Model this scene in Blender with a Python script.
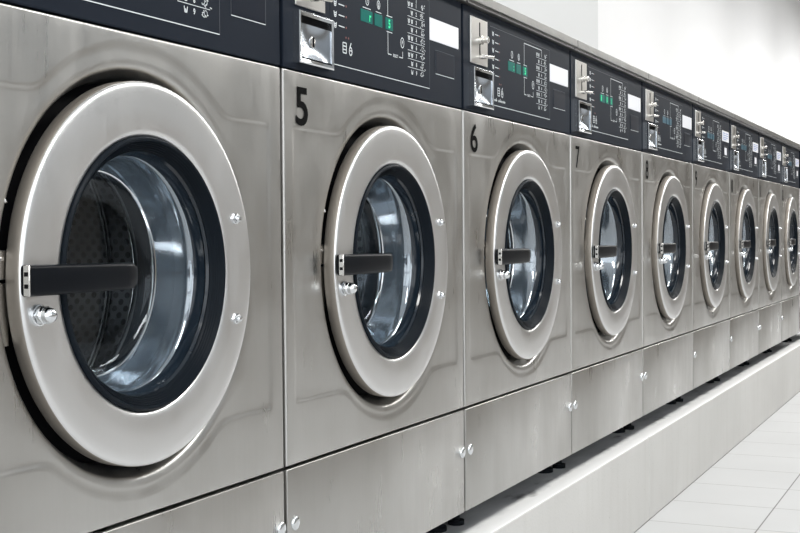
import bpy, bmesh, math, random
from mathutils import Vector, Matrix
random.seed(7)
PI = math.pi
C = bpy.context.scene.collection
for o in list(bpy.data.objects): bpy.data.objects.remove(o)

# ------------------------------------------------------------------ camera
CAM = Vector((-1.6029, -0.9165, 0.8455))
YAW, PITCH, ROLL = 0.4288, 0.0233, -0.0079
F = Vector((math.cos(YAW)*math.cos(PITCH), math.sin(YAW)*math.cos(PITCH), -math.sin(PITCH)))
R0 = Vector((math.sin(YAW), -math.cos(YAW), 0)); U0 = R0.cross(F)
R = R0*math.cos(ROLL) + U0*math.sin(ROLL); U = U0*math.cos(ROLL) - R0*math.sin(ROLL)
cd = bpy.data.cameras.new('camera'); cam = bpy.data.objects.new('camera', cd); C.objects.link(cam)
cd.sensor_width = 36.0; cd.lens = 36.0*1282.7/800; cd.clip_start = 0.02; cd.clip_end = 100
cam.matrix_world = Matrix(((R.x, U.x, -F.x, CAM.x), (R.y, U.y, -F.y, CAM.y), (R.z, U.z, -F.z, CAM.z), (0, 0, 0, 1)))
cd.dof.use_dof = False
bpy.context.scene.camera = cam

# ------------------------------------------------------------------ world, lights, exposure
vs = bpy.context.scene.view_settings
vs.view_transform = 'Standard'; vs.look = 'None'; vs.gamma = 1.0; vs.use_curve_mapping = False
vs.exposure = 0.08
w = bpy.data.worlds.new('daylight'); bpy.context.scene.world = w; w.use_nodes = True
bg = w.node_tree.nodes['Background']; bg.inputs[0].default_value = (0.93, 0.97, 1.0, 1); bg.inputs[1].default_value = 2.3

def area(name, loc, rot, sx, sy, power, col=(1, 1, 1)):
    l = bpy.data.lights.new(name, 'AREA'); l.shape = 'RECTANGLE'; l.size = sx; l.size_y = sy
    l.energy = power; l.color = col
    o = bpy.data.objects.new(name, l); C.objects.link(o); o.location = loc; o.rotation_euler = rot
    return o
LAMPS = [(-1.2, -1.7), (1.6, -1.7), (4.4, -1.7), (7.2, -1.7), (10.0, -1.7), (12.8, -1.7), (15.6, -1.7)]
for lx, ly in LAMPS:
    area('added_lamp_light', (lx, ly, 2.86), (0, 0, 0), 1.5, 0.55, 50, (1.0, 0.985, 0.95))  # added room light, source out of view
# added fill lights, unseen, that brighten the back wall
for lx, pw in ((3.4, 9), (6.0, 12), (8.6, 14), (11.2, 20), (13.8, 30), (16.0, 42)):
    area('wall_fill_light', (lx, -0.25, 2.8), (math.radians(28), 0, 0), 1.6, 0.12, pw, (1.0, 1.0, 1.0))

# ------------------------------------------------------------------ materials
def mat(name, col=(.8, .8, .8), rough=.5, metal=0, **kw):
    m = bpy.data.materials.new(name); m.use_nodes = True
    b = m.node_tree.nodes['Principled BSDF']
    b.inputs['Base Color'].default_value = (*col, 1); b.inputs['Roughness'].default_value = rough
    b.inputs['Metallic'].default_value = metal
    for k, v in kw.items(): b.inputs[k.replace('_', ' ')].default_value = v
    return m
def nd(m, t, **kw):
    n = m.node_tree.nodes.new(t)
    for k, v in kw.items(): setattr(n, k, v)
    return n
def lk(m, a, b): m.node_tree.links.new(a, b)
def noise(m, scale, detail=4, stretch=(1, 1, 1), rand=False):
    tc = nd(m, 'ShaderNodeTexCoord'); mp = nd(m, 'ShaderNodeMapping'); n = nd(m, 'ShaderNodeTexNoise')
    mp.inputs['Scale'].default_value = stretch
    n.inputs['Scale'].default_value = scale; n.inputs['Detail'].default_value = detail
    lk(m, tc.outputs['Object'], mp.inputs[0])
    if rand:
        oi = nd(m, 'ShaderNodeObjectInfo'); va = nd(m, 'ShaderNodeVectorMath', operation='SCALE'); va.inputs[0].default_value = (37, 11, 23)
        ad = nd(m, 'ShaderNodeVectorMath', operation='ADD')
        lk(m, oi.outputs['Random'], va.inputs['Scale']); lk(m, mp.outputs[0], ad.inputs[0]); lk(m, va.outputs[0], ad.inputs[1])
        lk(m, ad.outputs[0], n.inputs['Vector'])
    else: lk(m, mp.outputs[0], n.inputs['Vector'])
    return n
def rng(m, src, a, b, fa=.3, fb=.7):
    r = nd(m, 'ShaderNodeMapRange'); r.inputs[1].default_value = fa; r.inputs[2].default_value = fb
    r.inputs[3].default_value = a; r.inputs[4].default_value = b
    lk(m, src, r.inputs[0]); return r.outputs[0]
def ramp(m, src, stops):
    r = nd(m, 'ShaderNodeValToRGB'); e = r.color_ramp.elements
    while len(e) < len(stops): e.new(.5)
    for i, (p, c) in enumerate(stops): e[i].position = p; e[i].color = (*c, 1)
    lk(m, src, r.inputs[0]); return r.outputs[0]

def steel(name, c1, c2, r0, r1, bump=.04):
    m = mat(name, c1, r0, 1.0); b = m.node_tree.nodes['Principled BSDF']
    n1 = noise(m, 3.0, 6, (1, 1, .45), True)           # broad, slightly vertical smears
    n2 = noise(m, 60, 3, (6, 6, .12), True)           # vertical brushing
    n3 = noise(m, 9, 8, (1.6, 1.6, .8), True)
    lk(m, ramp(m, n1.outputs[0], [(.3, c2), (.7, c1)]), b.inputs['Base Color'])
    mx = nd(m, 'ShaderNodeMath', operation='ADD'); lk(m, rng(m, n3.outputs[0], r0, r1), mx.inputs[0])
    lk(m, rng(m, n2.outputs[0], -.04, .04), mx.inputs[1]); lk(m, mx.outputs[0], b.inputs['Roughness'])
    bp = nd(m, 'ShaderNodeBump'); bp.inputs['Strength'].default_value = bump; bp.inputs['Distance'].default_value = .002
    lk(m, n2.outputs[0], bp.inputs['Height']); lk(m, bp.outputs[0], b.inputs['Normal'])
    return m
M = {}
M['steel'] = steel('brushed_stainless_panel', (.555, .55, .535), (.40, .39, .37), .27, .45, .02)
M['ring'] = steel('satin_stainless_door', (.75, .75, .752), (.68, .678, .67), .30, .38, .0)
M['wet'] = mat('wet_dark_seal', (.008, .014, .022), .12, 0)
M['ringside'] = mat('brushed_rim_reflection', (.34, .31, .275), .5, .85)  # rim browned to carry the front panel mirrored in it
M['trim'] = steel('stainless_worktop_edge', (.33, .33, .325), (.28, .275, .265), .32, .45, .01)
M['chrome'] = mat('polished_chrome', (.72, .74, .76), .12, 1)
M['plate'] = mat('satin_coin_plate', (.74, .72, .69), .3, 1)
M['flap'] = mat('dull_blue_grey_metal', (.40, .44, .49), .24, 1)
M['cast'] = mat('cast_metal', (.62, .61, .59), .24, 1)
M['drum'] = mat('drum_steel', (.50, .51, .52), .28, 1)
M['rubber'] = mat('black_rubber', (.006, .009, .013), .36)
M['rubber2'] = mat('matte_black_rubber', (.01, .012, .015), .6)
M['plastic'] = mat('black_handle_plastic', (.005, .006, .008), .32)
M['panel'] = mat('navy_control_panel', (.009, .013, .021), .45)
M['glossy'] = mat('smooth_navy_overlay', (.007, .010, .018), .34)
M['dark'] = mat('dark_interior', (.006, .006, .007), .7)
M['side'] = mat('grey_cabinet_side', (.09, .09, .095), .5)
M['paint'] = mat('black_number_paint', (.004, .004, .004), .85)
M['print'] = mat('white_panel_print', (.62, .66, .68), .5)
M['redled'] = mat('unlit_red_led', (.16, .035, .03), .4)
M['card'] = mat('white_instruction_card', (.78, .79, .83), .5)
M['cardink'] = mat('blue_card_ink', (.30, .38, .66), .5)
M['teal'] = mat('teal_display_window', (0.0, .085, .072), .3); 
_b = M['teal'].node_tree.nodes['Principled BSDF']; _b.inputs['Emission Color'].default_value = (0, .33, .27, 1); _b.inputs['Emission Strength'].default_value = .12
M['blue'] = mat('blue_display_window', (.02, .10, .15), .3)
M['digit'] = mat('lit_green_digit', (0, .4, .15), .4)
_b = M['digit'].node_tree.nodes['Principled BSDF']; _b.inputs['Emission Color'].default_value = (0.0, .75, .28, 1); _b.inputs['Emission Strength'].default_value = .7

def perforated():
    m = mat('perforated_drum_steel', (.42, .43, .44), .3, 1); b = m.node_tree.nodes['Principled BSDF']
    uv = nd(m, 'ShaderNodeUVMap')
    def dots(off):
        mp = nd(m, 'ShaderNodeMapping'); mp.inputs['Location'].default_value = (off, off, 0)
        lk(m, uv.outputs[0], mp.inputs[0])
        fr = nd(m, 'ShaderNodeVectorMath', operation='FRACTION'); lk(m, mp.outputs[0], fr.inputs[0])
        sb = nd(m, 'ShaderNodeVectorMath', operation='SUBTRACT'); sb.inputs[1].default_value = (.5, .5, 0); lk(m, fr.outputs[0], sb.inputs[0])
        sc = nd(m, 'ShaderNodeVectorMath', operation='MULTIPLY'); sc.inputs[1].default_value = (1, 1, 0); lk(m, sb.outputs[0], sc.inputs[0])
        ln = nd(m, 'ShaderNodeVectorMath', operation='LENGTH'); lk(m, sc.outputs[0], ln.inputs[0]); return ln.outputs['Value']
    mn = nd(m, 'ShaderNodeMath', operation='MINIMUM'); lk(m, dots(0), mn.inputs[0]); lk(m, dots(.5), mn.inputs[1])
    g = nd(m, 'ShaderNodeMath', operation='GREATER_THAN'); g.inputs[1].default_value = .23; lk(m, mn.outputs[0], g.inputs[0])
    mx = nd(m, 'ShaderNodeMix', data_type='RGBA'); mx.inputs['A'].default_value = (.01, .01, .01, 1); mx.inputs['B'].default_value = (.20, .205, .21, 1)
    lk(m, g.outputs[0], mx.inputs['Factor']); lk(m, mx.outputs['Result'], b.inputs['Base Color'])
    lk(m, g.outputs[0], b.inputs['Metallic'])
    return m
M['perf'] = perforated()
for k, v in (('rubber', .14), ('rubber2', .1), ('plastic', .14), ('panel', .10), ('glossy', .13), ('teal', .15), ('dark', .1), ('paint', .1), ('side', .2)):
    M[k].node_tree.nodes['Principled BSDF'].inputs['Specular IOR Level'].default_value = v + .15
    if k != 'side': M[k].node_tree.nodes['Principled BSDF'].inputs['IOR'].default_value = 1.22

def glassy(name, gl, df, tint, rough, dcol):
    m = bpy.data.materials.new(name); m.use_nodes = True; nt = m.node_tree; nt.nodes.clear()
    out = nd(m, 'ShaderNodeOutputMaterial'); tr = nd(m, 'ShaderNodeBsdfTransparent'); tr.inputs[0].default_value = (*tint, 1)
    g = nd(m, 'ShaderNodeBsdfGlossy'); g.inputs['Roughness'].default_value = rough; g.inputs['Color'].default_value = (.86, .93, 1, 1)
    d = nd(m, 'ShaderNodeBsdfDiffuse'); d.inputs[0].default_value = (*dcol, 1)
    m1 = nd(m, 'ShaderNodeMixShader'); m2 = nd(m, 'ShaderNodeMixShader'); fr = nd(m, 'ShaderNodeLayerWeight'); fr.inputs[0].default_value = .5
    lk(m, rng(m, fr.outputs['Facing'], gl, min(1, gl+.40), .35, 1), m2.inputs[0])
    m1.inputs[0].default_value = df; lk(m, tr.outputs[0], m1.inputs[1]); lk(m, d.outputs[0], m1.inputs[2])
    lk(m, m1.outputs[0], m2.inputs[1]); lk(m, g.outputs[0], m2.inputs[2]); lk(m, m2.outputs[0], out.inputs[0])
    return m
M['bowl'] = glassy('blue_grey_door_glass', .28, .17, (.72, .82, .90), .10, (.34, .44, .54))
M['pane'] = glassy('clear_door_glass', .03, .01, (.93, .96, .97), .03, (.3, .36, .42))

def wallmat(name, col, var=.02):
    m = mat(name, col, .75); b = m.node_tree.nodes['Principled BSDF']; n = noise(m, 1.6, 5)
    lk(m, ramp(m, n.outputs[0], [(.3, tuple(c*(1-var) for c in col)), (.7, col)]), b.inputs['Base Color'])
    return m
M['wall'] = wallmat('white_wall_paint', (.88, .88, .88))
M['wall2'] = wallmat('pale_grey_wall_paint', (.68, .69, .69))
M['wallfar'] = wallmat('dim_grey_wall_paint', (.12, .11, .10))
M['wallend'] = wallmat('reflection_taupe_wall', (.33, .32, .30))  # dark tone chosen to dim what the steel mirrors
M['wallop'] = wallmat('cool_grey_wall_paint', (.52, .54, .56))
M['dado'] = wallmat('reflection_brown_dado', (.27, .24, .21))  # brown chosen to warm the low reflections in the steel
M['frame'] = mat('dark_window_frame', (.05, .05, .055), .4)

def concrete():
    m = mat('painted_concrete', (.7, .7, .68), .8); b = m.node_tree.nodes['Principled BSDF']
    n = noise(m, 2.2, 8); n2 = noise(m, 9, 6, (3, 3, .35)); n3 = noise(m, 160, 2)
    c = ramp(m, n.outputs[0], [(.3, (.53, .525, .51)), (.7, (.59, .585, .57))])
    mx = nd(m, 'ShaderNodeMix', data_type='RGBA', blend_type='MULTIPLY'); mx.inputs['Factor'].default_value = 1
    lk(m, c, mx.inputs['A']); lk(m, ramp(m, n2.outputs[0], [(.30, (.965, .965, .96)), (.50, (1, 1, 1))]), mx.inputs['B'])
    mx2 = nd(m, 'ShaderNodeMix', data_type='RGBA', blend_type='MULTIPLY'); mx2.inputs['Factor'].default_value = 1
    lk(m, mx.outputs['Result'], mx2.inputs['A']); lk(m, ramp(m, n3.outputs[0], [(.22, (.6, .6, .6)), (.30, (1, 1, 1))]), mx2.inputs['B'])
    lk(m, mx2.outputs['Result'], b.inputs['Base Color'])
    bp = nd(m, 'ShaderNodeBump'); bp.inputs['Strength'].default_value = .15; bp.inputs['Distance'].default_value = .003
    lk(m, n3.outputs[0], bp.inputs['Height']); lk(m, bp.outputs[0], b.inputs['Normal'])
    return m
M['concrete'] = concrete()
def ledge():
    m = mat('lit_strip_dirty_ledge', (.85, .85, .84), .7); b = m.node_tree.nodes['Principled BSDF']
    tc = nd(m, 'ShaderNodeTexCoord'); sp = nd(m, 'ShaderNodeSeparateXYZ'); lk(m, tc.outputs['Object'], sp.inputs[0])
    n = noise(m, 14, 8, (1, 1.6, 1)); n2 = noise(m, 5, 6, (1, 2.5, 1))
    ad = nd(m, 'ShaderNodeMath', operation='ADD'); lk(m, sp.outputs['Y'], ad.inputs[0]); lk(m, rng(m, n.outputs[0], -.012, .012), ad.inputs[1])
    edge = rng(m, ad.outputs[0], 0, 1, .030, .050)  # light on the front edge painted as a white strip, dirt behind
    dirt = ramp(m, n2.outputs[0], [(.32, (.20, .20, .205)), (.40, (.56, .57, .58)), (.68, (.76, .77, .78))])
    mx = nd(m, 'ShaderNodeMix', data_type='RGBA'); lk(m, edge, mx.inputs['Factor']); mx.inputs['A'].default_value = (.88, .88, .875, 1)
    lk(m, dirt, mx.inputs['B']); lk(m, mx.outputs['Result'], b.inputs['Base Color'])
    return m
M['ledge'] = ledge()
def tiles():
    m = mat('pale_floor_tiles', (.7, .7, .7), .45); b = m.node_tree.nodes['Principled BSDF']
    tc = nd(m, 'ShaderNodeTexCoord'); sp = nd(m, 'ShaderNodeSeparateXYZ'); lk(m, tc.outputs['Object'], sp.inputs[0])
    def line(src, off, width):
        a = nd(m, 'ShaderNodeMath', operation='SUBTRACT'); a.inputs[1].default_value = off; lk(m, src, a.inputs[0])
        d = nd(m, 'ShaderNodeMath', operation='DIVIDE'); d.inputs[1].default_value = .3147; lk(m, a.outputs[0], d.inputs[0])
        f = nd(m, 'ShaderNodeMath', operation='PINGPONG'); f.inputs[1].default_value = .5; lk(m, d.outputs[0], f.inputs[0])
        return rng(m, f.outputs[0], 0, 1, width*.6, width)
    lx = line(sp.outputs['X'], 2.136, .0095); ly = line(sp.outputs['Y'], -.3236, .0085)
    n = noise(m, 2.5, 6)
    base = ramp(m, n.outputs[0], [(.3, (.52, .525, .53)), (.7, (.56, .565, .57))])
    m1 = nd(m, 'ShaderNodeMix', data_type='RGBA'); lk(m, lx, m1.inputs['Factor']); m1.inputs['A'].default_value = (.30, .30, .295, 1); lk(m, base, m1.inputs['B'])
    m2 = nd(m, 'ShaderNodeMix', data_type='RGBA'); lk(m, ly, m2.inputs['Factor']); m2.inputs['A'].default_value = (.14, .14, .14, 1); lk(m, m1.outputs['Result'], m2.inputs['B'])
    lk(m, m2.outputs['Result'], b.inputs['Base Color'])
    return m
M['tiles'] = tiles()

# ------------------------------------------------------------------ helpers
def link(name, bm, mats, parent=None, smooth=True, angle=40):
    me = bpy.data.meshes.new(name)
    bmesh.ops.recalc_face_normals(bm, faces=bm.faces) if not getattr(bm, '_keep', False) else None
    bm.to_mesh(me); bm.free()
    for m in (mats if isinstance(mats, (list, tuple)) else [mats]): me.materials.append(m)
    if smooth:
        me.polygons.foreach_set('use_smooth', [True]*len(me.polygons))
        try: me.set_sharp_from_angle(angle=math.radians(angle))
        except Exception: pass
    o = bpy.data.objects.new(name, me); C.objects.link(o)
    if parent is not None: o.parent = parent
    return o
def tag(o, label=None, cat=None, group=None, kind=None):
    for k, v in (('label', label), ('category', cat), ('group', group), ('kind', kind)):
        if v: o[k] = v
    return o
def box(bm, x0, x1, y0, y1, z0, z1, bev=0, seg=2, mi=0):
    r = bmesh.ops.create_cube(bm, size=1); vs_ = r['verts']
    for v in vs_:
        v.co = Vector(((x0+x1)/2 + v.co.x*(x1-x0), (y0+y1)/2 + v.co.y*(y1-y0), (z0+z1)/2 + v.co.z*(z1-z0)))
    fs = list({f for v in vs_ for f in v.link_faces})
    for f in fs: f.material_index = mi
    if bev:
        es = list({e for v in vs_ for e in v.link_edges})
        rr = bmesh.ops.bevel(bm, geom=es, offset=bev, segments=seg, affect='EDGES', profile=.5)
        for f in rr['faces']: f.material_index = mi
def lathe(bm, prof, cx, cz, n=96, mis=None, uvn=None, close=False, cy=0):
    """revolve (radius, y) pairs about an axis along Y through (cx, cz)"""
    rings = []
    for r, y in prof:
        if r < 1e-6: rings.append([bm.verts.new((cx, cy+y, cz))])
        else: rings.append([bm.verts.new((cx+r*math.cos(2*PI*i/n), cy+y, cz+r*math.sin(2*PI*i/n))) for i in range(n)])
    uvl = bm.loops.layers.uv.verify() if uvn else None
    L = 0
    prs = list(range(len(prof)-1)) + ([len(prof)-1] if close else [])
    for k in prs:
        a, b = rings[k], rings[(k+1) % len(prof)]
        dl = math.hypot(prof[(k+1) % len(prof)][0]-prof[k][0], prof[(k+1) % len(prof)][1]-prof[k][1])
        for i in range(n):
            j = (i+1) % n
            if len(a) == 1 and len(b) == 1: continue
            vv = [a[0], b[j], b[i]] if len(a) == 1 else ([a[i], a[j], b[0]] if len(b) == 1 else [a[i], a[j], b[j], b[i]])
            f = bm.faces.new(vv)
            if mis: f.material_index = mis[k]
            if uvl:
                for lp in f.loops:
                    ii = i if lp.vert in (a[i % len(a)], b[i % len(b)]) else i+1
                    LL = L if lp.vert in a else L+dl
                    lp[uvl].uv = (ii/n*uvn[0], LL*uvn[1])
        L += dl
def cyl(bm, p, q, r, n=16, r2=None):
    p, q = Vector(p), Vector(q); d = q-p
    mt = Matrix.Translation((p+q)/2) @ d.to_track_quat('Z', 'Y').to_matrix().to_4x4()
    bmesh.ops.create_cone(bm, cap_ends=True, segments=n, radius1=r, radius2=r if r2 is None else r2, depth=d.length, matrix=mt)
def quad(bm, pts, y, mi=0):
    f = bm.faces.new([bm.verts.new((x, y, z)) for x, z in pts]); f.material_index = mi; return f
def bar(bm, x0, z0, x1, z1, w, y, t=.0003, mi=0):
    """printed line from (x0,z0) to (x1,z1), a thin raised strip"""
    dx, dz = x1-x0, z1-z0; L = math.hypot(dx, dz); nx, nz = -dz/L*w/2, dx/L*w/2
    pr = [(x0+nx, z0+nz), (x1+nx, z1+nz), (x1-nx, z1-nz), (x0-nx, z0-nz)]
    quad(bm, pr, y-t, mi)
_txt = {}
def text(bm, s, x, z, h, y, sx=1.0, bold=0, mi=0, depth=0, align='LEFT'):
    """letters as mesh, baseline-left at (x, z), cap height h, in the XZ plane facing -Y"""
    key = (s, bold)
    if key not in _txt:
        cu = bpy.data.curves.new('t', 'FONT'); cu.body = s; cu.size = 1; cu.offset = bold; cu.resolution_u = 4
        ob = bpy.data.objects.new('t', cu); C.objects.link(ob)
        dg = bpy.context.evaluated_depsgraph_get(); dg.update()
        me = bpy.data.meshes.new_from_object(ob.evaluated_get(dg))
        _txt[key] = ([tuple(v.co) for v in me.vertices], [tuple(p.vertices) for p in me.polygons])
        bpy.data.objects.remove(ob); bpy.data.curves.remove(cu); bpy.data.meshes.remove(me)
    vs_, fs = _txt[key]
    k = h/.70
    xs = [v[0] for v in vs_]; wd = (max(xs)-min(xs))*k*sx
    ox = x - min(xs)*k*sx - (wd/2 if align == 'CENTER' else 0)
    nv = [bm.verts.new((ox+v[0]*k*sx, y, z+v[1]*k)) for v in vs_]
    for f in fs:
        try: bm.faces.new([nv[i] for i in f]).material_index = mi
        except ValueError: pass
    return wd

# ------------------------------------------------------------------ room
def plane_box(name, a, b, m):
    bm = bmesh.new(); box(bm, a[0], b[0], a[1], b[1], a[2], b[2]); o = link(name, bm, m, smooth=False); tag(o, kind='structure'); return o
X0, X1, Y0, H = -4.5, 17.0, -4.6, 4.6
plane_box('floor', (X0, Y0, -.1), (X1, 1.2, 0), M['tiles'])
plane_box('wall_back', (X0, .80, 0), (4.485, 1.2, H), M['wall2'])
plane_box('wall_alcove', (4.485, 1.1, 0), (X1, 1.2, H), M['wall'])
plane_box('wall_far', (X1, Y0, 0), (X1+.1, 1.2, H), M['wallfar'])
bm = bmesh.new()                                  # unseen opposite wall; its window is added to brighten highlights on left edges
box(bm, -.6, 7.5, Y0-.1, Y0, 0, H); box(bm, X0, -.6, Y0-.1, Y0, 0, .8); box(bm, X0, -.6, Y0-.1, Y0, 3.3, H)
tag(link('wall_opposite', bm, M['wallop'], smooth=False), kind='structure')
plane_box('wall_opposite_end', (7.5, Y0-.1, 0), (X1, Y0, H), M['wallend'])  # unseen wall end, darkened so the washers mirror less light
bm = bmesh.new()  # frame of the unseen window added for the highlights
for x in (X0+.05, -3.2, -1.9, -.65): box(bm, x-.04, x+.04, Y0-.08, Y0-.02, .8, 3.3)
for z in (.83, 3.27): box(bm, X0, -.6, Y0-.08, Y0-.02, z-.03, z+.03)
tag(link('added_window', bm, M['frame'], smooth=False), kind='structure')
plane_box('trim_1', (X0, Y0, 0), (X1, Y0+.03, 1.0), M['dado'])  # unseen dado, added to darken and warm low reflections
plane_box('ceiling', (X0, Y0, H), (X1, 1.2, H+.1), M['wall'])
# glazed shopfront at the near end of the room, daylight behind it
bm = bmesh.new()
for y in (Y0+.05, -3.0, -1.4, .15, .75): box(bm, X0-.05, X0+.03, y-.04, y+.04, 0, H)
for z in (.15, 2.35, 4.5): box(bm, X0-.05, X0+.03, Y0, .8, z-.05, z+.05)
tag(link('window_1', bm, M['frame'], smooth=False), kind='structure')

# ceiling lamps, unseen, added to light the room
for i, (lx, ly) in enumerate(LAMPS):
    e = bpy.data.objects.new('added_ceiling_lamp', None); C.objects.link(e); e.location = (lx, ly, 3.0)
    tag(e, 'added, unseen white ceiling lamp hung on thin cords above the aisle in front of the washers', 'lamp', 'added ceiling lamps over the aisle')
    bm = bmesh.new()
    for (a, b, c, d) in ((-.80, .80, -.32, -.28), (-.80, .80, .28, .32), (-.80, -.76, -.28, .28), (.76, .80, -.28, .28)): box(bm, a, b, c, d, -.09, 0)
    link('frame', bm, M['card'], e, smooth=False)
    for cx in (-.7, .7):
        bm = bmesh.new(); cyl(bm, (cx, .3, -.01), (cx, .3, H-3.0), .004, 8); cyl(bm, (cx, -.3, -.01), (cx, -.3, H-3.0), .004, 8); link('cord', bm, M['side'], e)

# concrete plinth the washers stand on
PT = .2467
bm = bmesh.new()
for a, b in ((-3.2, 2.1425), (2.1445, X1)):
    box(bm, a, b, -.011, .797, 0, PT, .0035, 2)
for f in bm.faces:
    f.normal_update()
    if f.normal.z > .9 and f.calc_center_median().z > .2: f.material_index = 1
tag(link('concrete_plinth', bm, [M['concrete'], M['ledge']], angle=15), 'long pale concrete plinth that the whole row of washers stands on', 'plinth')

# ------------------------------------------------------------------ washing machine
ZT = 1.09 - PT          # z (above the plinth) of the joint between control panel and front panel
W = .697; CX, CZ = .3625, ZT-.2863
ZM = ZT-.577; ZB = ZT-.7785; ZP = ZT+.2045
def rho(th):
    """outline of the shallow pressing round the door, as a radius about the door centre"""
    c, s = math.cos(th), math.sin(th)
    rr = 1e9
    rr = min(rr, (.300/c) if c > 1e-6 else 1e9, (-.333/c) if c < -1e-6 else 1e9)
    rr = min(rr, (.201/s) if s > 1e-6 else 1e9, (-.199/s) if s < -1e-6 else 1e9)
    ci = .271 if s > 0 else .263
    k = 150.0
    return math.log(math.exp(k*rr)+math.exp(k*ci))/k if rr < 1.5 else rr
def front_panel():
    bm = bmesh.new()
    x0, x1, z0, z1 = .0015, W-.0015, ZM+.0015, ZT-.0015
    ths = [2*PI*i/288 for i in range(288)]
    for (px, pz) in ((x0, z0), (x1, z0), (x1, z1), (x0, z1)):
        t = math.atan2(pz-CZ, px-CX) % (2*PI)
        j = min(range(len(ths)), key=lambda i: abs(ths[i]-t)); ths[j] = t
    ths.sort(); n = len(ths)
    def bound(th):
        c, s = math.cos(th), math.sin(th); r = 1e9
        if c > 1e-9: r = min(r, (x1-CX)/c)
        if c < -1e-9: r = min(r, (x0-CX)/c)
        if s > 1e-9: r = min(r, (z1-CZ)/s)
        if s < -1e-9: r = min(r, (z0-CZ)/s)
        return r
    STEP = .0019
    cols = []
    for th in ths:
        B = bound(th); P = min(rho(th), B-.016); c, s = math.cos(th), math.sin(th)
        st = [(.226, .055), (.2285, .040), (.2315, .0250), (.2360, .0155), (.2402, .0098), (.2415, .0070), (.2436, .0047), (.2465, .0030), (.2530, STEP)]
        q = P-.007
        base = .2530 if q > .2530+.002 else q-.002
        for t in (.25, .5, .75): st.append((base+(q-base)*t, STEP))
        for t, y in ((0, STEP), (.25, STEP*.90), (.5, STEP*.5), (.75, STEP*.10), (1, 0)): st.append((q+.014*t, y))
        E = B-.0042; a = q+.014
        for t in (.33, .66, 1): st.append((a+(max(E, a+.0005)-a)*t, 0))
        st.append((B-.0022, .0002)); st.append((B-.0012, .0009)); st.append((B-.0004, .0020)); st.append((B, .004)); st.append((B, .02))
        cols.append([bm.verts.new((CX+r*c, y, CZ+r*s)) for r, y in st])
    m = len(cols[0])
    for i in range(n):
        a, b = cols[i], cols[(i+1) % n]
        for k in range(m-1): bm.faces.new((a[k], a[k+1], b[k+1], b[k]))
    return bm

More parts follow.
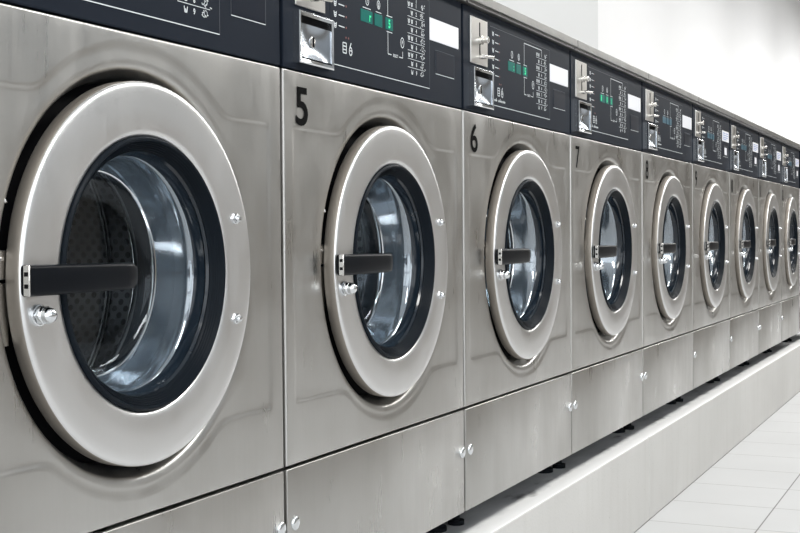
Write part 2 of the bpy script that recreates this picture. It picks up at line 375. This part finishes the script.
def legend():
    """white print on the control panel"""
    bm = bmesh.new(); y = -.0006
    def tub(x, z, s, full=True):
        bar(bm, x-s, z+s, x-s*.6, z-s, s*.45, y); bar(bm, x+s, z+s, x+s*.6, z-s, s*.45, y); bar(bm, x-s*.6, z-s, x+s*.6, z-s, s*.4, y)
        if full: bar(bm, x-s*.8, z+s*.4, x+s*.8, z+s*.4, s*.4, y); bar(bm, x-s*.45, z-s*.3, x+s*.45, z-s*.3, s*.5, y)
        else: bar(bm, x, z+s*.3, x-s*.4, z-s*.8, s*.35, y); bar(bm, x, z+s*.3, x+s*.4, z-s*.8, s*.35, y)
    def ringp(x, z, r, wd):
        for i in range(14):
            a, b = 2*PI*i/14, 2*PI*(i+1)/14
            bar(bm, x+r*.8*math.cos(a), z+r*math.sin(a), x+r*.8*math.cos(b), z+r*math.sin(b), wd, y)
    for i in range(6):
        z = ZT+.168-.0168*i
        tub(.1645, z, .0042); bar(bm, .176, z, .196, z-.0003, .0016, y)
    # two small symbols below
    for x in (.196, .219):
        pass
    bar(bm, .190, ZT+.060, .190, ZT+.044, .0022, y); bar(bm, .202, ZT+.060, .202, ZT+.044, .0022, y)
    for k in range(4): bar(bm, .190, ZT+.060-.0053*k, .202, ZT+.060-.0053*k, .0018, y)
    ringp(.217, ZT+.049, .0062, .0022); bar(bm, .2125, ZT+.052, .219, ZT+.0625, .0024, y); bar(bm, .213, ZT+.050, .221, ZT+.050, .0018, y)
    # symbols and bars over the three display windows
    ringp(.279, ZT+.139, .0072, .0016); bar(bm, .279, ZT+.139, .282, ZT+.143, .0014, y); bar(bm, .279, ZT+.139, .279, ZT+.135, .0014, y)
    bar(bm, .262, ZT+.1265, .292, ZT+.1265, .0014, y)
    ringp(.322, ZT+.139, .0068, .0016); text(bm, '$', .322, ZT+.135, .008, y-.0003, .8, .02, align='CENTER')
    bar(bm, .311, ZT+.1265, .333, ZT+.1265, .0014, y)
    bar(bm, .353, ZT+.1265, .376, ZT+.1265, .0014, y); bar(bm, .353, ZT+.1000, .376, ZT+.1000, .0014, y)
    bar(bm, .358, ZT+.127, .358, ZT+.174, .0016, y); bar(bm, .3572, ZT+.174, .478, ZT+.174, .0016, y); bar(bm, .478, ZT+.174, .478, ZT+.166, .0016, y)
    bar(bm, .358, ZT+.100, .358, ZT+.063, .0016, y); bar(bm, .358, ZT+.063, .372, ZT+.063, .0016, y); bar(bm, .403, ZT+.063, .418, ZT+.063, .0016, y)
    bar(bm, .418, ZT+.063, .418, ZT+.074, .0016, y); text(bm, 'SELECT', .3885, ZT+.0608, .0048, y-.0003, .9, .02, align='CENTER')
    ringp(.417, ZT+.089, .0085, .0018); text(bm, 'P', .417, ZT+.085, .008, y-.0003, .8, .02, align='CENTER')
    # programme list 1..9
    for i in range(9):
        z = ZT+.1615-.01475*i
        if i % 2 == 0 and i < 8: tub(.4455, z, .0037); tub(.4585, z, .0037)
        elif i < 8: tub(.4585, z, .0037)
        else: tub(.4585, z, .0037, False)
        text(bm, str(i+1), .4775, z-.0036, .0072, y-.0003, .9, .03, align='CENTER')
        rnd = random.Random(i)
        for k in range(7):
            xa, za = .494+rnd.random()*.020, z-.0045+rnd.random()*.009
            bar(bm, xa, za, xa+.004*(rnd.random()-.2)+.002, za+.006*(rnd.random()-.5), .0013, y)
        ringp(.504, z+.001, .0042, .0009)
        if i < 8: bar(bm, .440, z-.0072, .514, z-.0072, .0009, y)
    # frame line under the programme overlay
    bar(bm, .147, ZT+.0225, .536, ZT+.0225, .0013, y)
    # outlined blank square
    bar(bm, .565, ZT+.0525, .655, ZT+.0525, .0011, y)
    return bm

def maker():
    bm = bmesh.new(); y = -.0006; x = .155
    # tiny maker's lettering, a run of short bold strokes
    for k in range(9):
        h = .0075 if k in (0, 3, 5) else .0048
        if k == 4: x += .006
        bar(bm, x, ZT+.031, x+.001, ZT+.031+h, .0026, y); bar(bm, x, ZT+.0335, x+.006, ZT+.0335, .0030, y)
        x += .0085
    return bm
def panel_outlines(bm):
    y = -.0006
    for a in ((.565, .0525, .565, .0955), (.565, .0955, .655, .0955), (.655, .0955, .655, .0525), (.5365, .0225, .5365, .181), (.147, .181, .5365, .181)):
        bar(bm, a[0], ZT+a[1], a[2], ZT+a[3], .0009, y)

root = bpy.data.objects.new('washing_machine', None); C.objects.link(root); root.empty_display_size = .1

# cabinet shell behind the front (open front)
bm = bmesh.new()
box(bm, .003, .006, .02, .74, ZB, ZP); box(bm, W-.006, W-.003, .02, .74, ZB, ZP)
box(bm, .006, W-.006, .735, .74, ZB, ZP); box(bm, .006, W-.006, .02, .735, ZB, ZB+.004); box(bm, .006, W-.006, .02, .735, ZP-.006, ZP)
cab = link('cabinet', bm, M['side'], root, smooth=False)
# black ring standing in for the shade inside the gap around the door
bm = bmesh.new(); lathe(bm, [(.1475, .0555), (.160, .040), (.200, .034), (.2375, .050), (.2375, .060), (.15, .075)], CX, CZ, 96, close=True)
link('gap_shade_ring', bm, M['dark'], root)
link('front_panel', front_panel(), M['steel'], root, angle=50)
# lower panel and locks
bm = bmesh.new(); box(bm, .0015, W-.0015, 0, .02, ZB, ZM-.003, .0022, 3)
low = link('lower_panel', bm, M['steel'], root, angle=15)
def lock(x):
    bm = bmesh.new(); lathe(bm, [(0, -.0052), (.005, -.0050), (.0085, -.0042), (.0103, -.0026), (.0108, 0), (.0108, .001)], x, ZT-.661, 24)
    o = link('panel_lock', bm, M['chrome'], low)
    return o
lockL = lock(.0225)
# control panel
bm = bmesh.new(); box(bm, .0015, W-.0015, 0, .03, ZT+.0005, ZP-.001, .0015, 2)
ctl = link('control_panel', bm, M['panel'], root, angle=15)
bm = bmesh.new(); box(bm, .148, .5365, -.0004, .001, ZT+.0225, ZT+.181, .0006, 1)
link('overlay', bm, M['panel'], ctl, angle=15)
link('printed_legend', legend(), M['print'], ctl, smooth=False)
bm = bmesh.new(); panel_outlines(bm)
M['outline'] = mat('grey_outline_print', (.06, .07, .085), .5)
link('printed_outline', bm, M['outline'], ctl, smooth=False)
bm = bmesh.new()
for i in range(6): quad(bm, [(.2, ZT+.1665-.0168*i), (.204, ZT+.1665-.0168*i), (.204, ZT+.1695-.0168*i), (.2, ZT+.1695-.0168*i)], -.0010)
for x in (.199, .208): quad(bm, [(x, ZT+.067), (x+.0035, ZT+.067), (x+.0035, ZT+.070), (x, ZT+.070)], -.0010)
link('indicator_light', bm, M['redled'], ctl, smooth=False)
# recessed-look blank square button
bm = bmesh.new(); box(bm, .567, .653, -.0009, .001, ZT+.0545, ZT+.0940, .0006, 1)
link('blank_button', bm, M['glossy'], ctl, angle=15)
# instruction card in its holder
bm = bmesh.new(); box(bm, .539, .678, -.0014, .001, ZT+.111, ZT+.1515, .0008, 1)
card = link('instruction_card', bm, M['card'], ctl, angle=15); card['label'] = 'white instruction card'
# coin slot plate
bm = bmesh.new(); box(bm, .036, .128, -.003, .001, ZT+.0945, ZT+.1855, .0012, 2)
coin = link('coin_plate', bm, M['plate'], ctl, angle=15)
bm = bmesh.new(); box(bm, .0805, .0855, -.0034, -.001, ZT+.108, ZT+.178)
link('coin_slot', bm, M['dark'], coin, smooth=False)
bm = bmesh.new(); lathe(bm, [(0, -.022), (.0060, -.022), (.0074, -.020), (.0060, -.017), (.0055, -.010), (.0085, -.009), (.0085, -.002)], .083, ZT+.1425, 24)
link('reject_button', bm, M['cast'], coin)
bm = bmesh.new(); cyl(bm, (.083, -.003, ZT+.110), (.083, -.016, ZT+.110), .0048); cyl(bm, (.070, -.016, ZT+.109), (.118, -.018, ZT+.112), .0036, 12)
link('coin_lever', bm, M['cast'], coin)
# coin return cup
bm = bmesh.new(); x0, x1, z0, z1 = .0305, .1395, ZT+.0095, ZT+.0855; t = .0065
def frame(bm, x0, x1, z0, z1, t, ya, yb, yc):
    # picture-frame profile: outer edge, raised lip, falling to a recess
    lo = [(0, .001), (0, ya), (t*.35, ya-.0012), (t, ya), (t*1.15, yb)]
    loops = [[bm.verts.new((a, y, b)) for a, b in ((x0+i, z0+i), (x1-i, z0+i), (x1-i, z1-i), (x0+i, z1-i))] for i, y in lo]
    for A, B in zip(loops, loops[1:]):
        for k in range(4): bm.faces.new((A[k], A[(k+1) % 4], B[(k+1) % 4], B[k]))
frame(bm, x0, x1, z0, z1, t, -.0110, -.0005, 0)
cup = link('coin_return', bm, M['chrome'], ctl, angle=30)
bm = bmesh.new()
N = 14
g = [[None]*(N+1) for _ in range(N+1)]
for i in range(N+1):
    for j in range(N+1):
        u, v = i/N, j/N
        d = .0068*(16*u*(1-u)*v*(1-v))**1.0
        g[i][j] = bm.verts.new((x0+t+(x1-x0-2*t)*u, -.0092+d, z0+t+.003+(z1-z0-2*t-.014)*v))
for i in range(N):
    for j in range(N): bm.faces.new((g[i][j], g[i+1][j], g[i+1][j+1], g[i][j+1]))
link('return_flap', bm, M['flap'], cup)
bm = bmesh.new(); box(bm, x0+t, x1-t, -.0035, -.0007, z1-t-.011, z1-t-.0004)
link('return_opening', bm, M['dark'], cup, smooth=False)
bm = bmesh.new(); lathe(bm, [(0, -.0050), (.0065, -.0050), (.0085, -.0040), (.0085, -.0012)], (x0+x1)/2, (z0+z1)/2-.002, 20); 
link('keyhole_ring', bm, M['cast'], cup)
bm = bmesh.new(); box(bm, (x0+x1)/2-.0022, (x0+x1)/2+.0022, -.0058, -.0045, (z0+z1)/2-.0095, (z0+z1)/2+.0055, .001, 1)
link('keyhole', bm, M['dark'], cup)
# top edge
bm = bmesh.new(); box(bm, -.0005, W+.0005, -.020, .74, ZP+.0035, ZP+.0215, .0012, 2); box(bm, .001, W-.001, -.012, .70, ZP-.0005, ZP+.005, .0015, 1)
link('worktop', bm, M['trim'], root, angle=15)

# drum
bm = bmesh.new()
lathe(bm, [(.152, .118), (.150, .1165), (.147, .118), (.147, .121), (.150, .124)], CX, CZ, 96)
lathe(bm, [(.142, .087), (.1435, .085), (.145, .087), (.1445, .090)], CX, CZ, 96)
lip = None
bm2 = bmesh.new(); lathe(bm2, [(.150, .124), (.165, .128), (.212, .132), (.218, .140), (.218, .40), (.205, .415), (.06, .42), (0, .405)], CX, CZ, 96, uvn=(72, 52))
drum = link('drum', bm2, M['perf'], root)
link('drum_lip', bm, M['chrome'], drum)
bm = bmesh.new(); 
for yy in (.158, .213, .219, .300): lathe(bm, [(.2178, yy-.0016), (.2160, yy), (.2178, yy+.0016)], CX, CZ, 96)
link('drum_rib', bm, M['chrome'], drum)
bm = bmesh.new(); lathe(bm, [(.1475, .058), (.1445, .075), (.146, .09), (.152, .108), (.152, .1185)], CX, CZ, 96)
link('tub_seal', bm, M['rubber'], drum)

# door
bm = bmesh.new()
lathe(bm, [(.160, .004), (.162, -.0060), (.1635, -.0095), (.1665, -.0118), (.172, -.0132), (.195, -.0138), (.212, -.0140), (.2205, -.0138), (.2240, -.0132), (.2262, -.0120), (.2275, -.0100),
           (.2280, -.0075), (.2280, .0060), (.2270, .0080), (.224, .0085), (.205, .0085), (.185, .020), (.160, .026)], CX, CZ, 160, close=True)
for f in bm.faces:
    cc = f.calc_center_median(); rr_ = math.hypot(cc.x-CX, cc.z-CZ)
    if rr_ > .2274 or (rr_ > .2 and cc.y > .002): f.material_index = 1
door = link('door', bm, [M['ring'], M['ringside']], root, angle=60)
bm = bmesh.new()
pr = [(.1635, -.0085), (.1628, -.0125), (.1605, -.0145), (.1580, -.0142), (.1565, -.0118)]
for k in range(5):
    r = .1560-.0021*k; y = -.0108+.0022*k
    pr += [(r, y), (r-.0006, y-.0012), (r-.0014, y-.0004)]
pr += [(.1450, .000), (.1462, .002), (.1440, .0055), (.1455, .008), (.1445, .014), (.1425, .0205), (.141, .0235), (.143, .028), (.158, .024)]
lathe(bm, pr, CX, CZ, 128, mis=[0]*(len(pr)-9)+[1]*8)
link('gasket', bm, [M['rubber'], M['wet']], door, angle=35)
bm = bmesh.new()
lathe(bm, [(.1445, .0215), (.1415, .0225), (.1390, .0270), (.1360, .0370), (.1325, .0500), (.1290, .0620), (.1255, .0715)], CX, CZ, 128)
link('glass_bowl', bm, M['bowl'], door, angle=80)
bm = bmesh.new()
lathe(bm, [(.1255, .0715), (.1215, .0785), (.1130, .0830), (.0900, .0865), (.0500, .0885), (0, .0890)], CX, CZ, 96)
link('bowl_base', bm, M['pane'], door, angle=80)
bm = bmesh.new(); lathe(bm, [(.1262, .0700), (.1247, .0706), (.1240, .0722), (.1252, .0735)], CX, CZ, 128)
link('bowl_rim', bm, M['chrome'], door)
# handle
bm = bmesh.new()
ns = 14; secs = []
for i in range(ns+1):
    u = i/ns; x = CX-.2330+.190*u
    hh = .0163-.0010*u; yf = -.0300-.0030*math.sin(PI*min(1, u*1.05)); yb = -.0175
    if u > .90:
        k = (u-.90)/.10; hh *= (1-.28*k*k); yf += .006*k*k; yb -= .001*k
    r = .0045; ring = []
    for (sy, sz, a0) in ((1, 1, 0), (-1, 1, 90), (-1, -1, 180), (1, -1, 270)):
        for k in range(4):
            a = math.radians(a0+30*k)
            cy = (yb-r) if sy > 0 else (yf+r); cz = CZ-.0006+sz*(hh-r)
            ring.append((x, cy+r*math.cos(a), cz+r*math.sin(a)))
    secs.append([bm.verts.new(p) for p in ring])
for A, B in zip(secs, secs[1:]):
    for k in range(16): bm.faces.new((A[k], A[(k+1) % 16], B[(k+1) % 16], B[k]))
bm.faces.new(secs[0]); bm.faces.new(secs[-1])
hnd = link('handle', bm, M['plastic'], door, angle=50)
bm = bmesh.new()
box(bm, CX-.2352, CX-.2332, -.0305, -.0220, CZ-.0168, CZ+.0158, .0008, 1)
box(bm, CX-.2220, CX-.205, -.0225, -.0120, CZ-.010, CZ+.008, .0010, 1)
br = link('handle_bracket', bm, M['cast'], door); br['label'] = 'silver metal handle end bracket'
bm = bmesh.new()
for dz in (-.0062, .0062): box(bm, CX-.2358, CX-.2346, -.0285, -.0240, CZ+dz-.0022, CZ+dz+.0022)
link('bracket_slot', bm, M['dark'], door, smooth=False)
# acorn nut below the handle
bm = bmesh.new(); nx, nz = CX-.203, CZ-.0375
lathe(bm, [(.0115, -.0135), (.0115, -.0165), (.0100, -.0170)], nx, nz, 24); lathe(bm, [(.0105, -.0165), (.0105, -.0235), (.0088, -.0250)], nx, nz, 6)
lathe(bm, [(.0088, -.0248), (.0086, -.0280), (.0079, -.0312), (.0062, -.0338), (.0034, -.0354), (0, -.036)], nx, nz, 24)
link('acorn_nut', bm, M['chrome'], door, angle=48)
for dz in (.067, -.065):
    bm = bmesh.new(); hx = CX+.186
    lathe(bm, [(.0075, -.0135), (.0075, -.0155), (.006, -.016)], hx, CZ+dz, 6); lathe(bm, [(.0052, -.0155), (.005, -.019), (.0035, -.0215), (0, -.0222)], hx, CZ+dz, 16)
    link('hinge_nut', bm, M['chrome'], door, angle=30)
# latch plates in the slot at the left of the door
bm = bmesh.new(); box(bm, CX-.2392, CX-.2195, .0098, .032, CZ+.000, CZ+.031, .001, 1); box(bm, CX-.2386, CX-.2195, .0108, .032, CZ-.070, CZ-.003, .001, 1)
cyl(bm, (CX-.2325, .0065, CZ+.022), (CX-.2325, .012, CZ+.022), .0022)
link('door_latch', bm, M['cast'], root)
bm = bmesh.new(); cyl(bm, (CX-.2385, .02, CZ+.075), (CX-.2285, .004, CZ+.083), .0035, 10)
link('latch_rod', bm, M['cast'], root)
# feet
for fx, fy in ((.088, .105), (.600, .22), (.088, .66), (.600, .66)):
    bm = bmesh.new(); cyl(bm, (fx, fy, .0165), (fx, fy, ZB+.002), .009, 14); cyl(bm, (fx, fy, .008), (fx, fy, .020), .024, 20, .013); cyl(bm, (fx, fy, 0), (fx, fy, .009), .026, 20)
    cyl(bm, (fx, fy, ZB-.012), (fx, fy, ZB-.001), .017, 6)
    link('foot', bm, M['rubber2'], root)
bm = bmesh.new(); cyl(bm, (.158, .085, .006), (.158, .085, ZB+.002), .008, 12); cyl(bm, (.158, .085, 0), (.158, .085, .010), .017, 16); box(bm, .125, .175, .080, .14, ZB-.014, ZB-.001, .002, 1)
link('transport_bracket', bm, M['rubber2'], root)

def children(o): return [c for c in bpy.data.objects if c.parent == o]
def copy_tree(o, parent=None):
    kids = KIDS.get(o.name, [])
    c = o.copy(); C.objects.link(c); c.parent = parent
    if parent is not None: c.matrix_parent_inverse = Matrix()
    for k in kids: copy_tree(k, c)
    return c
KIDS = {}
for ob in list(C.objects):
    if ob.parent: KIDS.setdefault(ob.parent.name, []).append(ob)

xs = [-.7035, 0, .697, 1.400, 2.112, 2.822, 3.518, 4.226, 4.915, 5.63]
pitch = [xs[i+1]-xs[i] for i in range(9)] + [.70]
pitch[8] = .660
labels = [
 ('4', 'nearest stainless steel washer, cut off by the left edge of the picture', 'teal', '1'),
 ('5', 'stainless steel washer marked with a large black 5', 'teal', 'r 5'),
 ('6', 'stainless steel washer marked with a black 6, right of washer 5', 'teal', ': 5'),
 ('7', 'stainless steel washer marked with a thin black 7, right of washer 6', 'teal', '8'),
 ('8', 'stainless steel washer next right of the one marked 7', 'blue', ''),
 ('9', 'stainless steel washer fifth from the left, fourth from the right dark end', 'blue', ''),
 ('10', 'washer between the fourth and second last of the receding row', 'blue', ''),
 ('11', 'dim stainless steel washer second from the right end of the row, dark gap at its left', 'blue', ''),
 ('12', 'narrow looking washer at the right edge, farthest whole door of the row', 'blue', ''),
 ('13', 'sliver of a washer just past the farthest whole door, at the right edge', 'blue', '')]
labels[5] = ('9', 'washer with the second door to the right of the one marked 7', 'blue', '')
labels[6] = ('10', 'washer with the third door to the right of the one marked 7', 'blue', '')
labels[7] = ('11', 'washer with the fourth door right of the 7, second last whole door', 'blue', '')
machines = []
for i in range(10):
    o = root if i == 0 else copy_tree(root)
    machines.append(o)
for i, o in enumerate(machines):
    num, lab, disp, digs = labels[i]
    o.location = (xs[i]+.0035, 0, PT)
    o.scale = ((pitch[i]-.0060)/W, 1, 1)
    tag(o, lab, 'washing machine', 'row of stainless steel washing machines')
    ctl_i = [c for c in C.objects if c.parent == o and c.name.startswith('control_panel')][0]
    low_i = [c for c in C.objects if c.parent == o and c.name.startswith('lower_panel')][0]
    if i >= 2: link('maker_lettering', maker(), M['print'], ctl_i, smooth=False)
    # number
    if i < 9:
        bm = bmesh.new()
        if len(num) == 1: text(bm, num, .0365, ZT-.0785, .0545, -.0006, (1.12, 1.12, .95, .9)[min(i, 4)-1], (.02, .012, .005, .015)[min(i, 4)-1])
        else: text(bm, num, .0300, ZT-.0785, .0500, -.0006, .60, .03)
        link('machine_number', bm, M['paint'], o, smooth=False)
    # three display windows
    for k, (a, b) in enumerate(((.255, .299), (.307, .337), (.349, .379))):
        bm = bmesh.new(); box(bm, a, b, -.0009, .0005, ZT+.1035, ZT+.1235, .0005, 1)
        d = link('display_window', bm, M[disp], ctl_i)
        d['label'] = 'small %s display window' % disp
    if digs:
        spec = {'r 5': (('r', .286), ('5', .360)), ': 5': ((':', .288), ('5', .360)), '8': (('8', .262), ('0', .317), ('1', .362)), '1': (('1', .286),)}[digs]
        for ch, x in spec:
            bm = bmesh.new(); text(bm, ch, x, ZT+.107, .0138, -.0012, .85, .03)
            link('display_digit', bm, M['digit'], ctl_i, smooth=False)
    # second lock at the right of the lower panel
    if i in (0, 1, 2, 3, 6):
        c = lockL.copy(); C.objects.link(c); c.parent = low_i; c.location = (.662, 0, 0)
    # blue print on the cards of the last machines, small pale notice on the button
    if i >= 5:
        bm = bmesh.new()
        for (a, z, b) in ((.552, .142, .60), (.552, .134, .665), (.552, .126, .65), (.61, .142, .662), (.552, .119, .62)): bar(bm, a, ZT+z, b, ZT+z, .0035, -.0014)
        link('card_print', bm, M['cardink'], ctl_i, smooth=False)
        bm = bmesh.new(); box(bm, .586, .634, -.0013, .0005, ZT+.060, ZT+.088, .0005, 1)
        link('price_sticker', bm, M['card'], ctl_i)
    if i == 3:
        bm = bmesh.new(); box(bm, .12, .41, .10, .45, ZP+.052, ZP+.058, .001, 1); box(bm, .13, .40, .12, .44, ZP+.020, ZP+.053)
        link('service_cover', bm, M['trim'], o)
